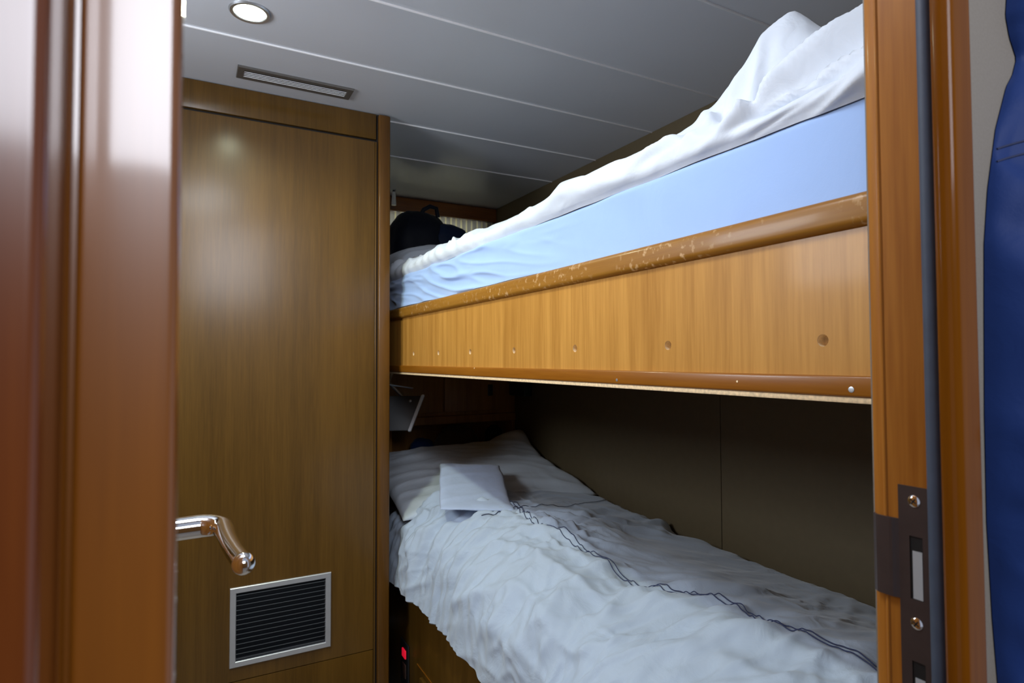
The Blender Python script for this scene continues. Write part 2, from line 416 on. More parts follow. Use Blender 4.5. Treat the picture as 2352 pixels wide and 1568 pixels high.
# louvred grille
g = MB(); fw = .0165; y0 = YC-.006
def frame_ring(m_, A, B, ya, yb, yc):
    # mitred frame: A outer, B inner rectangle (x0, x1, z0, z1); front at ya, chamfered to yb outside and yc inside
    t = bmesh.new()
    def rect(r, y): return [t.verts.new((r[0], y, r[2])), t.verts.new((r[1], y, r[2])), t.verts.new((r[1], y, r[3])), t.verts.new((r[0], y, r[3]))]
    c_ = .0018
    r1 = rect(A, yb); r2 = rect(A, ya+c_); r3 = rect((A[0]+c_, A[1]-c_, A[2]+c_, A[3]-c_), ya)
    r4 = rect((B[0]-c_, B[1]+c_, B[2]-c_, B[3]+c_), ya); r5 = rect(B, ya+c_); r6 = rect(B, yc)
    for p, q in zip((r1, r2, r3, r4, r5), (r2, r3, r4, r5, r6)):
        for k in range(4): t.faces.new((p[k], p[(k+1) % 4], q[(k+1) % 4], q[k]))
    bmesh.ops.recalc_face_normals(t, faces=t.faces[:]); m_.add(t)
frame_ring(g, (gx0, gx1, gz0, gz1), (gx0+fw, gx1-fw, gz0+fw, gz1-fw), y0, YC+.001, YC+.016)
gr = g.build('vent_grille', M_ALU, dro, smooth=False)
s_ = MB(); n = 14
for k in range(n):
    z = gz1-fw-(k+.55)*(gz1-gz0-2*fw)/n
    t = bmesh.new(); pr = [(YC-.0045, z), (YC-.0045, z+.0016), (YC+.013, z-.006), (YC+.013, z-.0068)]
    a = [t.verts.new((gx0+fw-.001, p[0], p[1])) for p in pr]; b_ = [t.verts.new((gx1-fw+.001, p[0], p[1])) for p in pr]
    for i in range(4): t.faces.new((a[i], a[(i+1) % 4], b_[(i+1) % 4], b_[i]))
    bmesh.ops.recalc_face_normals(t, faces=t.faces[:]); s_.add(t)
s_.build('slats', M_SLAT, gr, smooth=False)
MB().box(gx0+gi, gx1-gi, YC+.0165, YC+.018, gz0+gi, gz1-gi).build('grille_backing', M_DKPL, gr, smooth=False)

# ------------------------------------------------------------ ceiling light and air outlet
cl = empty('ceiling_light', (.112, 1.473, H), 'small round recessed ceiling light shining beside the doorway', 'ceiling light')
MB().lathe([(.030, .004), (.0335, -.001), (.036, -.0035), (.0425, -.004), (.0455, -.001), (.046, .002)], (.112, 1.473, H), 'z', 48).build('trim_ring', M_STEEL, cl)
MB().lathe([(.0001, -.0045), (.02, -.0043), (.0325, -.003), (.0325, .003)], (.112, 1.473, H), 'z', 40).build('lens', M_LENS, cl)
ld = bpy.data.lights.new('downlight', 'SPOT'); ld.energy = 24; ld.color = (.93, 1, .74); ld.spot_size = R(150); ld.spot_blend = .8; ld.shadow_soft_size = .03
lo = bpy.data.objects.new('downlight', ld); C.objects.link(lo); lo.location = (.112, 1.473, H-.012+Z0)
av = empty('air_vent', (.26, 1.79, H), 'narrow metal air vent slot in the ceiling in front of the wardrobe', 'air vent')
vx0, vx1, vy0, vy1 = .104, .418, 1.752, 1.826
v_ = MB(); q = .018
t = bmesh.new()
def vrect(e, z): return [t.verts.new(p) for p in ((vx0+e, vy0+e, z), (vx1-e, vy0+e, z), (vx1-e, vy1-e, z), (vx0+e, vy1-e, z))]
rs = [vrect(0, H+.001), vrect(0, H-.004), vrect(.0015, H-.006), vrect(q-.0015, H-.006), vrect(q, H-.0045), vrect(q, H+.012)]
for a, b_ in zip(rs[:-1], rs[1:]):
    for k in range(4): t.faces.new((a[k], a[(k+1) % 4], b_[(k+1) % 4], b_[k]))
bmesh.ops.recalc_face_normals(t, faces=t.faces[:]); v_.add(t)
v_.build('frame', plain('vent_frame_metal', (.16, .15, .14), .4, metal=.5), av, smooth=False)
v_ = MB()
for k in range(4):
    yy = vy0+q+.004+k*(vy1-vy0-2*q)/4
    t = bmesh.new(); pr = [(yy+.0035, H-.0045), (yy+.0050, H-.0055), (yy+.0098, H-.0012), (yy+.0085, H-.0006)]
    a = [t.verts.new((vx0+q, p[0], p[1])) for p in pr]; b_ = [t.verts.new((vx1-q, p[0], p[1])) for p in pr]
    for i in range(4): t.faces.new((a[i], a[(i+1) % 4], b_[(i+1) % 4], b_[i]))
    bmesh.ops.recalc_face_normals(t, faces=t.faces[:]); v_.add(t)
v_.build('slats', M_JOINT, av, smooth=False)
MB().box(vx0+.01, vx1-.01, vy0+.01, vy1-.01, H-.0012, H-.0006).build('backing', M_DKPL, av, smooth=False)

# ------------------------------------------------------------ upper bunk
ub = empty('upper_bunk', (XB, 1.4, -.05), 'upper wooden bunk with a drilled pale front board and worn top rail', 'bunk bed')
YB0, YB1 = .312, 2.615
bd = MB().box(XB, XB+.02, YB0, YB1, -.020, .142).build('front_board', [W_BOARD, W_PALE], ub, smooth=False)
ct = MB()
for yy in (.422, .667, .909, 1.143, 1.375, 1.594, 1.808):
    ct.lathe([(.0068, -.004), (.0068, .0125)], (XB, yy, .020), 'x', 28)
cut = ct.build('cutter', W_PALE, ub, smooth=False)
bpy.context.view_layer.update()
md = bd.modifiers.new('holes', 'BOOLEAN'); md.object = cut; md.solver = 'EXACT'; md.operation = 'DIFFERENCE'; md.material_mode = 'TRANSFER'
me = bpy.data.meshes.new_from_object(bd.evaluated_get(bpy.context.evaluated_depsgraph_get()))
bd.modifiers.clear(); bd.data = me; bpy.data.objects.remove(cut)
MB().box(XB-.010, XB+.024, YB0, YB1, .138, .174, .009, 4).build('top_rail', W_RAIL, ub)
MB().box(XB-.007, XB+.02, YB0, YB1, -.041, -.0185, .003, 3).build('bottom_trim', W_TRIM, ub)
MB().box(XB-.0045, XB+.02, YB0, YB1, -.0475, -.0412, .001).build('plywood_edge', W_PALE, ub)
MB().box(XB+.02, XW-.001, YB0, YB1, -.04, -.022).build('base_board', W_BOARD, ub)
for yy, zz, rr_ in ((.386, -.033, .0032), (.535, -.029, .0014), (.779, -.034, .0024), (1.335, -.021, .0016)):
    MB().lathe([(.0001, -.0075), (rr_*.5, -.0076), (rr_, -.0074), (rr_, -.004)], (XB, yy, zz), 'x', 16).build('screw', M_STEEL if rr_ > .002 else W_PALE, ub)

MB().box(XB+.02, XW-.001, 2.50, 2.815, .286, .313, .003).build('head_shelf', W_DARK, ub)

# ------------------------------------------------------------ lower bunk
XL = .648
lb = empty('lower_bunk', (XL, 1.4, -1.22), 'lower wooden bunk base under the white duvet', 'bunk bed')
MB().box(XL, XL+.02, YB0, YB1, -1.22, -.66, .002).build('front_board', W_CAB, lb)
MB().box(XL+.02, XW-.001, YB0, YB1, -.74, -.72).build('base_board', W_DARK, lb)
MB().box(XL-.0015, XL+.001, .9, 1.85, -.9700, -.9675).build('drawer_edge', W_TRIM, lb)
MB().box(XL-.012, XL, .9, 1.80, -1.19, -.985, .003).build('drawer_front', W_CAB, lb)
sk = empty('power_switch', (XL, 1.965, -1.02), 'dark switch panel with a red rocker low on the bunk front beside the wardrobe', 'switch')
MB().box(XL-.006, XL-.0004, 1.925, 2.005, -1.09, -.945, .002).build('plate', M_DKPL, sk)
MB().box(XL-.010, XL-.004, 1.945, 1.980, -.995, -.968, .002).build('rocker', M_RED, sk)
MB().box(XL-.009, XL-.004, 1.945, 1.980, -1.060, -1.015, .002).build('socket', plain('brown_plastic', (.06, .03, .025), .4), sk)

# lower mattress
def softbox(x0, x1, y0, y1, z0, z1, r, seg=6):
    return MB().box(x0, x1, y0, y1, z0, z1, r, seg)
tag(softbox(XL+.03, XW-.006, YB0+.01, 2.60, -.718, -.64, .03).build('mattress', M_SHEET), 'mattress of the lower bunk hidden beneath the white duvet', 'mattress')

# ------------------------------------------------------------ lower duvet
PX = [1.421, 1.408, 1.36, 1.20, 1.00, .85, .75, .68, .636, .618, .612, .612]
PZ = [-.585, -.550, -.524, -.508, -.500, -.498, -.508, -.530, -.575, -.635, -.69, -.738]
def soften(A, B, n=160, w_=9):
    # resample an outline evenly and round off its corners, keeping both ends
    t_ = np.concatenate([[0], np.cumsum(np.hypot(np.diff(A), np.diff(B)))]); q = np.linspace(0, t_[-1], n)
    out = []
    for V_ in (np.interp(q, t_, A), np.interp(q, t_, B)):
        for _ in range(3):
            pad = np.concatenate([2*V_[0]-V_[w_:0:-1], V_, 2*V_[-1]-V_[-2:-w_-2:-1]])
            V_ = np.convolve(pad, np.ones(2*w_+1)/(2*w_+1), 'valid')
        out.append(V_)
    return out
PX, PZ = soften(PX, PZ, w_=4)
seg = np.hypot(np.diff(PX), np.diff(PZ)); SL = np.concatenate([[0], np.cumsum(seg)]); STOT = SL[-1]
def gauss(d, w_): return math.exp(-(d/w_)**2)
def seg_dist(p, a, b_):
    ax, ay = a; bx, by = b_; vx, vy = bx-ax, by-ay
    t = max(0, min(1, ((p[0]-ax)*vx+(p[1]-ay)*vy)/(vx*vx+vy*vy+1e-12)))
    return math.hypot(p[0]-ax-t*vx, p[1]-ay-t*vy), t
def rotxy(x, y, a): c_, s2 = math.cos(a), math.sin(a); return x*c_+y*s2, -x*s2+y*c_
def rid(v, k=2.0): return math.exp(-(v/.17)**2)*.8+.2*max(0., 1-abs(v)*1.6)
# long folds, in (x-ish, y) bed coordinates on the top: (ax, ay, bx, by, width, height)
FOLDS = [(.70, 1.30, .86, .55, .030, .012), (.76, 1.42, .95, .85, .022, .010), (.72, 1.10, .80, .50, .022, -.010),
         (.88, .98, 1.25, .80, .022, .011), (1.25, .80, 1.40, .92, .025, .008), (.95, 1.20, 1.36, 1.22, .020, .008),
         (.93, 1.45, 1.38, 1.55, .018, .008), (.92, 1.35, 1.30, 1.38, .014, -.006), (1.0, .70, 1.3, .52, .025, .010),
         (.95, .88, 1.2, .62, .018, -.008), (1.02, 1.02, 1.38, 1.05, .016, .006), (1.25, 1.72, 1.40, 1.50, .02, .006),
         (.66, 1.62, .80, 1.35, .030, .012), (.80, .75, .98, .42, .022, .010), (1.1, .98, 1.38, .70, .016, -.006)]
def duvet_disp(X, Y, s):
    top = 1-smooth01(.60, .80, s/STOT)                 # 1 on the bed, 0 on the hanging part
    wx, wy = nz(X*2.1, Y*2.1, 3)*.12, nz(X*2.1, Y*2.1, 9)*.12
    d = (.018+.016*smooth01(.3, .6, s/STOT))*nz(s*2.9, Y*2.4, 1)+.011*nz(s*6, Y*5, 5)*smooth01(.06, .30, s)
    # long creases running across the bed, forking and fading
    for fa, fb, an, am, sd in ((1.7, 6.5, -.10, .012, 101), (2.2, 9.5, .12, .008, 111), (2.6, 8.0, -.42, .006, 121)):
        a, b_ = rotxy(s+1.6*wx, Y+1.6*wy, an)
        mask = smooth01(-.15, .30, nz(s*2.7, Y*3.1, sd+4))
        v_ = nz(a*fa, b_*fb, sd)
        d += (.30+.70*top)*am*mask*math.exp(-(v_/.12)**2)
    for fa, fb, an, am, sd in ((4.5, 21, -.15, .0042, 161), (5.0, 24, .55, .0036, 171), (5.5, 19, 1.1, .0030, 181)):
        a, b_ = rotxy(s+2.2*wx, Y+2.2*wy, an)
        d += am*math.exp(-(nz(a*fa, b_*fb, sd)/.15)**2)*smooth01(-.25, .25, nz(s*4, Y*4, sd+3))
    # creases slanting along the bed on its front half
    front = smooth01(.30, .55, s/STOT)
    a, b_ = rotxy(s+wx, Y+wy, .75)
    d += (.4+.6*top)*front*.026*rid(nz(a*2.2, b_*8, 21))*(.35+.65*smooth01(-.1, .35, nz(s*3, Y*3, 30)))
    a, b_ = rotxy(s+wx, Y+wy, -.25)
    d += top*(1-front)*.005*rid(nz(a*2.6, b_*9, 11))
    a, b_ = rotxy(s+wx, Y+wy, 1.25)
    d += .010*rid(nz(a*3.6, b_*12, 41))*front
    a, b_ = rotxy(s+wx, Y+wy, .45)
    d += .006*rid(nz(a*5, b_*21, 43))*front
    d += .0012*nz(s*20+wx*40, Y*24, 50)
    for fx0, fy0, fx1, fy1, w_, hh in FOLDS:
        dd, tt = seg_dist((X+wx*.3, Y+wy*.3), (fx0, fy0), (fx1, fy1))
        w_ *= 1.5
        if dd < w_*2.6: d += .6*top*hh*gauss(dd, w_)*math.sin(math.pi*min(1, max(0, .12+tt*.76)))
    # vertical gathers where it hangs near the pillow end
    hang = smooth01(.52, .70, s/STOT)
    far = smooth01(1.25, 1.6, Y)
    q_ = Y+.05*nz(Y*3, s*3, 60)+.03*(s-1)
    d += hang*far*(.017*rid(nz(q_*13+2*wx, s*1.6, 62))-.014*rid(nz(q_*17, s*2.2, 63))+.008*rid(nz(q_*30, s*3, 66)))
    d += hang*(1-far)*(.022*nz(q_*7, s*2.5, 64)+.010*rid(nz(q_*9, s*3.5, 68)))
    return d*(1-.6*smooth01(.98, 1.2, X)*(1-smooth01(1.1, 1.5, Y)))
def duvet_pt(Y, s, lift=0.):
    X = interp(SL, PX, s); Z = interp(SL, PZ, s)
    e = .012; x1, z1 = interp(SL, PX, s+e), interp(SL, PZ, s+e); x0, z0 = interp(SL, PX, s-e), interp(SL, PZ, s-e)
    tx, tz = x1-x0, z1-z0; ln = math.hypot(tx, tz) or 1
    nx, nzv = tz/ln, -tx/ln
    if nzv < 0: nx, nzv = -nx, -nzv
    if s/STOT > .8 and nx > 0: nx, nzv = -abs(nx), nzv
    k = min(1, s/.06)*(1-.45*smooth01(.86, .97, s/STOT))
    end = smooth01(YN+.02, YN+.12, Y)
    d = duvet_disp(X, Y, s)*k*(.35+.65*end)+lift
    # plump rise along the middle, sag toward the near end
    Zs = Z + .012*math.sin((Y-.4)*1.9)*(1-smooth01(.6, .9, s/STOT)) - (1-end)*.03*(1-smooth01(.7, 1, s/STOT))
    Zs -= .046*(1-smooth01(1.25, 1.9, Y))*smooth01(.95, 1.35, X)
    hem = .010*nz(Y*6, 2.2, 70)*smooth01(.9, 1, s/STOT)
    return Vector((min(X+nx*d, XW-.003), Y, Zs+nzv*d+hem))
def sheet(fn, y0, y1, ny, s0, s1, ns, thick):
    P = []
    for i in range(ny+1):
        Y = y0+(y1-y0)*i/ny
        P.append([fn(Y, s0+(s1-s0)*j/ns) for j in range(ns+1)])
    return P
P = sheet(duvet_pt, YN+.02, 2.16, 300, 0, STOT, 230, .02)
ld_ = MB().grid(P)
# soft hem returning under the duvet, giving it its thickness
Q = []
for row in P:
    e = row[-1]; Q.append([e, e+Vector((.004, 0, -.004)), e+Vector((.014, 0, -.002)), e+Vector((.020, 0, .012)), e+Vector((.020, 0, .08))])
ld_.grid(Q)
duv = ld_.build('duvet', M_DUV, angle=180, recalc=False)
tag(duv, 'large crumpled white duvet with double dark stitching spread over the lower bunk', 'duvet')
def seam(pts, off, name):
    # pts as (x, y) on the bed top
    out = []
    for a, b_ in zip(pts[:-1], pts[1:]):
        for k in range(14):
            t_ = k/14; out.append((a[0]+(b_[0]-a[0])*t_, a[1]+(b_[1]-a[1])*t_))
    out.append(pts[-1])
    res = []
    for i, (x, y) in enumerate(out):
        a = out[max(0, i-1)]; b_ = out[min(len(out)-1, i+1)]
        vx, vy = b_[0]-a[0], b_[1]-a[1]; l_ = math.hypot(vx, vy)
        x += -vy/l_*off; y += vx/l_*off
        # arc length for this x
        s_ = float(np.interp(-x, [-v for v in PX[:110]], SL[:110]))
        res.append(duvet_pt(y, s_, .0028))
    return MB().tube(res, .0010, 6).build(name, M_THREAD, duv)
SM = [(.905, 1.72), (.897, 1.63), (.842, 1.468), (.86, 1.231), (.863, .982), (.909, .836), (.893, .725), (.905, .577), (.90, .42)]
# smooth the seam course
xs_ = np.linspace(0, 1, len(SM)); 
SMs = []
for k in range(41):
    t_ = k/40*(len(SM)-1); i = min(len(SM)-2, int(t_)); u = t_-i
    p0 = SM[max(0, i-1)]; p1 = SM[i]; p2 = SM[i+1]; p3 = SM[min(len(SM)-1, i+2)]
    SMs.append(tuple(.5*((2*p1[c_])+(-p0[c_]+p2[c_])*u+(2*p0[c_]-5*p1[c_]+4*p2[c_]-p3[c_])*u*u+(-p0[c_]+3*p1[c_]-3*p2[c_]+p3[c_])*u**3) for c_ in (0, 1)))
seam(SMs, -.006, 'stitching'); seam(SMs, .006, 'stitching')
seam([(.70, 1.60), (.80, 1.60), (.90, 1.625), (1.1, 1.70), (1.36, 1.80)], 0, 'stitching')

# ------------------------------------------------------------ pillows
def pillow(cx, cy, cz, wx_, wy_, th_, tilt, corner=None, seed=0, wr=.006, n=70, sag=0):
    """soft cushion: u across x, v along y, tilted up toward the head"""
    top, bot = [], []
    for i in range(n+1):
        rt, rb = [], []
        for j in range(n+1):
            u = i/n*2-1; v = j/n*2-1
            # edges pull in between the corners
            px_ = u*wx_/2*(1-.05*(1-u*u*0)*(1-v*v)*abs(u)**3); py_ = v*wy_/2*(1-.06*(1-u*u)*abs(v)**3)
            h = ((1-abs(u)**3.2)*(1-abs(v)**3.2))**.55
            base = tilt*py_
            wv = wr*(rid(nz(px_*3.2+seed, py_*14+px_*2, seed))+.45*rid(nz(px_*7+py_*3, py_*10+seed, seed+4)))*min(1, h*3)
            pu = .012*nz(px_*5, py_*5, seed+7)*h
            lift = 0
            if corner:
                su, sv, hh, rad_ = corner
                lift = hh*math.exp(-((u-su)**2+(v-sv)**2)/rad_**2)
            sg = -sag*(1-u*u)*smooth01(-.2, 1, v)
            rt.append(Vector((cx+px_, cy+py_, cz+base+th_*.62*h+wv+pu+lift+sg)))
            rb.append(Vector((cx+px_, cy+py_, cz+base-th_*.38*h+lift+sg)))
        top.append(rt); bot.append(rb)
    m_ = MB().grid(top); m_.grid([r_[::-1] for r_ in bot])
    bmesh.ops.remove_doubles(m_.bm, verts=m_.bm.verts[:], dist=.0004)
    return m_
tag(pillow(1.020, 2.225, -.475, .79, .60, .10, .19, (1, 1, .075, .42), 3, .010).build('pillow', M_PIL, angle=180), 'white pillow with one corner standing up at the head of the lower bunk', 'pillow')
# folded cloth lying from pillow onto duvet
cs = []
cor = [(.665, 1.70), (.865, 1.595), (1.015, 1.985), (.815, 2.08)]
def clothz(x, y):
    return interp([1.55, 1.72, 1.85, 2.0, 2.2], [-.462, -.450, -.420, -.392, -.380], y)
TH = .010
def cloth_grid(z_off, n=40, m_=44):
    P = []
    for i in range(n+1):
        u = i/n; row = []
        for j in range(m_+1):
            v = j/m_
            x = (cor[0][0]*(1-u)+cor[1][0]*u)*(1-v)+(cor[3][0]*(1-u)+cor[2][0]*u)*v
            y = (cor[0][1]*(1-u)+cor[1][1]*u)*(1-v)+(cor[3][1]*(1-u)+cor[2][1]*u)*v
            e = min(u, 1-u, v, 1-v)
            rnd = (1-math.exp(-e*22))
            z = clothz(x, y)+z_off*rnd+.003*rid(nz(x*5, y*12, 5))+.0015*rid(nz(x*14, y*9, 6))
            row.append(Vector((x+.006*nz(y*9, u*3, 1), y+.006*nz(x*9, v*3, 2), z)))
        P.append(row)
    return P
m_ = MB().grid(cloth_grid(TH)); m_.grid([r_[::-1] for r_ in cloth_grid(-.004)])
bmesh.ops.remove_doubles(m_.bm, verts=m_.bm.verts[:], dist=.0003)
tag(m_.build('folded_cloth', M_TOW, angle=180), 'folded pale blue cloth lying on the lower pillow and duvet', 'folded cloth')

# ------------------------------------------------------------ upper mattress in its blue sheet
def mattress_pt(Y, s):
    pass
MX0, MX1, MY0, MY1, MZ0, MZ1 = XB+.026, XW-.012, YB0+.03, 2.36, -.02, .287
t = bmesh.new(); bmesh.ops.create_cube(t, size=1)
for v in t.verts: v.co = Vector(((MX0+MX1)/2+v.co.x*(MX1-MX0), (MY0+MY1)/2+v.co.y*(MY1-MY0), (MZ0+MZ1)/2+v.co.z*(MZ1-MZ0)))
bmesh.ops.bevel(t, geom=t.edges[:], offset=.022, segments=4, profile=.5, affect='EDGES')
um = MB(); um.add(t)
# front side replaced by a fine wrinkled cloth skin
P = []
for i in range(261):
    Y = MY0+.01+(MY1-MY0-.02)*i/260; row = []
    for j in range(61):
        v = j/60; z = .150+(MZ1-.150)*v
        a, b_ = rotxy(Y, z, .13)
        far = smooth01(.75, 1.7, Y)
        d = .0015+far*(.008*rid(nz(a*3.2+.6, b_*19, 7))+.005*rid(nz(a*5, b_*31, 8)))+.0035*nz(Y*3, z*6, 9)
        d += .0035*rid(nz(a*1.6, b_*9, 15))*smooth01(.5, .9, Y)
        rnd = -.008+(.010*(max(0, v-.9)/.1)**2.2)+.018*(max(0, (MY0+.045-Y))/.035)**2*.5
        row.append(Vector((max(XB+.0 if z > .176 else XB+.0245, MX0-.002-d+rnd), Y, min(z, MZ1))))
    P.append(row)
um.grid(P)
tag(um.build('mattress', M_SHEET, angle=60), 'thick mattress in a light blue fitted sheet on the upper bunk', 'mattress')

# ------------------------------------------------------------ upper duvet, crumpled
# cross profile from the hem at the mattress edge over to the wall
UX = [.6350, .626, .621, .626, .650, .70, .76, .84, .95, 1.15, 1.415]
UH = [-.008, .000, .012, .030, .046, .060, .068, .072, .070, .066, .066]      # heights above the mattress top
UX, UH = soften(UX, UH, w_=2)
us = np.concatenate([[0], np.cumsum(np.hypot(np.diff(UX), np.diff(UH)))]); UT = us[-1]
RY = [.30, .40, .43, .465, .50, .53, .56, .60, .65, .70, .80, 1.0, 1.3, 1.7, 2.0, 2.5]
RH = [2.3, 2.4, 2.35, 1.85, 2.3, 2.85, 2.85, 2.15, 1.4, 1.2, 1.12, 1.1, 1.05, 1.1, 1.2, 1.0]
UF = [  # (s0, y0, s1, y1, width, height) long folds sweeping over the crumpled end
    (.030, .56, .110, .385, .012, .030), (.020, .55, .060, .385, .009, -.022), (.112, .555, .040, .53, .008, .020),
    (.018, .385, .012, .70, .008, .010), (.075, .535, .050, .520, .013, -.050), (.05, .62, .10, .57, .012, .016),
    (.03, .72, .07, .62, .010, -.014), (.012, .70, .03, .95, .010, .008), (.05, .80, .03, 1.05, .012, .010),
    (.09, .47, .13, .40, .012, .018), (.10, .60, .16, .50, .016, .018), (.04, 1.0, .06, 1.3, .012, -.008),
    (.035, .50, .062, .385, .005, .014), (.045, .46, .085, .385, .005, -.012), (.012, .47, .030, .385, .005, .012),
    (.06, .66, .035, .75, .010, .014), (.085, .60, .060, .59, .008, -.018), (.055, .90, .07, 1.1, .010, .010)]
def udisp(Y, s):
    wx = nz(s*4, Y*3, 80)*.05
    d = .008*nz(s*6, Y*3.4, 81)+.004*nz(s*13, Y*8, 82)
    near = 1-smooth01(.7, 1.1, Y)
    a, b_ = rotxy(Y, s, -.45)
    d += .007*rid(nz(a*3.0, (b_+wx)*11, 83))*(.35+.65*near)
    for fa, fb, an, am, sd in ((3.0, 13, -.2, .010, 131), (4.5, 17, .35, .007, 141)):
        a, b_ = rotxy(Y+wx, s+wx, an)
        d += am*math.exp(-(nz(a*fa, b_*fb, sd)/.13)**2)*smooth01(-.2, .25, nz(s*5, Y*5, sd+3))*smooth01(.01, .05, s)
    far = smooth01(1.2, 1.6, Y)
    d += far*.006*math.sin(Y*95+nz(Y*5, s*4, 85)*5)*gauss(s-.06, .05)
    for s0, y0_, s1, y1_, w_, hh in UF:
        dd, tt = seg_dist((s, Y), (s0, y0_), (s1, y1_))
        if dd < w_*2.6: d += hh*gauss(dd, w_)*math.sin(math.pi*(.12+.76*tt))
    return d
def upt(Y, s):
    X = interp(us, UX, s); h = interp(us, UH, s)
    e = .008; tx = interp(us, UX, s+e)-interp(us, UX, s-e); tz = interp(us, UH, s+e)-interp(us, UH, s-e)
    ln = math.hypot(tx, tz) or 1; nx, nzv = -tz/ln, tx/ln
    k = interp(RY, RH, Y)
    kk = 1+(k-1)*smooth01(.03, .16, s)*(1-.6*smooth01(.72, .88, X))
    d = udisp(Y, s)*(.15+.85*smooth01(.0, .055, s))*min(1, s/.01)*min(1, (UT-s)/.05)
    d -= .007*smooth01(.015, .06, s)
    tuck = (1-smooth01(.42, .60, Y))*gauss(s-.045, .035)
    a, b_ = rotxy(Y, s, -.30)
    d += tuck*(.016*rid(nz(a*6, b_*34, 151))-.012*rid(nz(a*7, b_*40, 152)))
    return Vector((min(XW-.004, X+nx*d), Y, .289+h*kk+nzv*d+.003*nz(Y*9, 1, 88)*gauss(s, .03)))
P = [[upt(YB0+.03+(2.20-YB0-.03)*i/340, UT*(j/170)**1.5) for j in range(171)] for i in range(341)]
ud = MB().grid(P)
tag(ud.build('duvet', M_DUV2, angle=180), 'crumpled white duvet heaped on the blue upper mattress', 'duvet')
tag(pillow(.98, 2.25, .352, .66, .42, .16, .06, None, 9, .007).build('pillow', M_PIL, angle=180), 'white pillow on the upper bunk in front of the dark bag', 'pillow')

# ------------------------------------------------------------ backpack on the upper bunk
bp_ = empty('backpack', (.98, 2.66, .30), 'dark navy backpack lying at the head of the upper bunk before the curtain', 'backpack')
def lump(c_, r, sc, seed, amp, n=40, flat=None):
    t = bmesh.new(); bmesh.ops.create_uvsphere(t, u_segments=n, v_segments=n//2, radius=1)
    for v in t.verts:
        p = v.co.copy(); q = Vector((math.copysign(abs(p.x)**.8, p.x), math.copysign(abs(p.y)**.8, p.y), math.copysign(abs(p.z)**.85, p.z)))
        k = 1+amp*nz(p.x*2, p.y*2, p.z*2+seed)+amp*.4*nz(p.x*6, p.y*6, p.z*6+seed)
        v.co = Vector((c_[0]+q.x*r*sc[0]*k, c_[1]+q.y*r*sc[1]*k, c_[2]+q.z*r*sc[2]*k))
    return t
q = MB(); q.add(lump((.93, 2.65, .505), 1, (.155, .13, .183), 2, .08)); q.build('main_compartment', M_BAG, bp_, angle=180)
q = MB(); q.add(lump((1.05, 2.61, .52), 1, (.12, .10, .115), 5, .10)); q.build('front_pocket', M_BAG2, bp_, angle=180)
MB().tube([(.92, 2.60, .655), (.935, 2.59, .688), (.965, 2.585, .706), (.995, 2.585, .70), (1.005, 2.59, .66)], .010, 10).build('grab_loop', M_BAG, bp_)
q = MB(); q.add(lump((1.16, 2.64, .51), 1, (.12, .09, .10), 8, .08)); q.build('mesh_pocket', M_BAG, bp_, angle=180)

# curtain over the window
P = []
for i in range(421):
    x = .60+(1.42-.60)*i/420
    d = .006*math.sin(x*170+2*nz(x*9, 0, 0))+.003*nz(x*40, 1, 0)
    P.append([Vector((x, YE-.022+d*(.6+.4*k/8), .727-k/8*.36)) for k in range(9)])
tag(MB().grid(P).build('curtain', M_CURT, angle=180), 'short cream striped curtain across the window at the head of the upper bunk', 'curtain')
rl = empty('reading_lamp', (.83, YE-.05, .76), 'small white lamp hanging beside the wardrobe under the ceiling', 'lamp')
MB().lathe([(.0001, .018), (.008, .018), (.009, .0), (.0115, -.035), (.0115, -.045), (.0001, -.046)], (.838, 2.73, .775), 'z', 20).build('lamp_shade', plain('white_plastic', (.75, .74, .70), .4), rl)
MB().tube([(.838, 2.73, .79), (.838, 2.73, H)], .006, 10).build('bracket', M_DKPL, rl)

# ------------------------------------------------------------ headboard cabinet above the niche (lower bunk)
hb = empty('headboard_cabinet', (1.0, 2.63, -.6), 'wooden cupboards above an open niche at the head of the lower bunk', 'cabinet')
YH = 2.618
MB().box(.58, XW-.002, YH, YH+.02, -.262, -.05, .002).build('front_panel', W_DARK, hb)
MB().box(.58, XW-.002, YH-.008, YH+.20, -.300, -.262, .004, 3).build('shelf', W_DARK, hb)
d1 = MB().box(.75, 1.035, YH-.012, YH, -.245, -.055, .003).build('cupboard_door', W_DARK, hb)
d2 = MB().box(1.045, 1.33, YH-.012, YH, -.245, -.055, .003).build('cupboard_door', W_DARK, hb)
MB().box(1.268, 1.294, YH-.016, YH-.010, -.175, -.120, .003).build('finger_latch', M_DKPL, d2)
MB().box(.58, XW-.002, 2.80, 2.82, -.72, -.30).build('back_panel', W_DARK, hb)
MB().box(.58, .80, YH, YH+.02, -.72, -.30, .006).build('side_panel', W_DARK, hb)
MB().box(1.405, XW-.002, YH, 2.80, -.72, -.30, .002).build('end_panel', W_DARK, hb)
MB().box(.58, XW-.002, YH, 2.80, -.74, -.72).build('niche_floor', W_DARK, hb)
q = MB(); q.add(lump((1.155, 2.72, -.44), 1, (.115, .06, .12), 12, .12)); tag(q.build('soft_bag', M_BROWNBAG, angle=180), 'dull brown fabric bag in the niche behind the lower pillow', 'bag')
q = MB(); q.add(lump((.955, 2.665, -.415), 1, (.055, .04, .05), 14, .10)); tag(q.build('rolled_garment', M_JACK, angle=180), 'small dark blue bundle in the niche behind the lower pillow', 'bundle')
q = MB(); q.add(lump((1.345, 2.70, -.42), 1, (.045, .05, .09), 15, .12)); tag(q.build('black_bundle', M_BAG, angle=180), 'black bundle at the wall end of the niche', 'bundle')
sp_ = empty('wall_speaker', (XW-.02, 2.55, -.14), 'small dark green box high on the side wall under the upper bunk', 'speaker')
MB().box(XW-.045, XW-.001, 2.45, 2.60, -.175, -.07, .004).build('housing', plain('dark_green_plastic', (.008, .02, .014), .5), sp_)

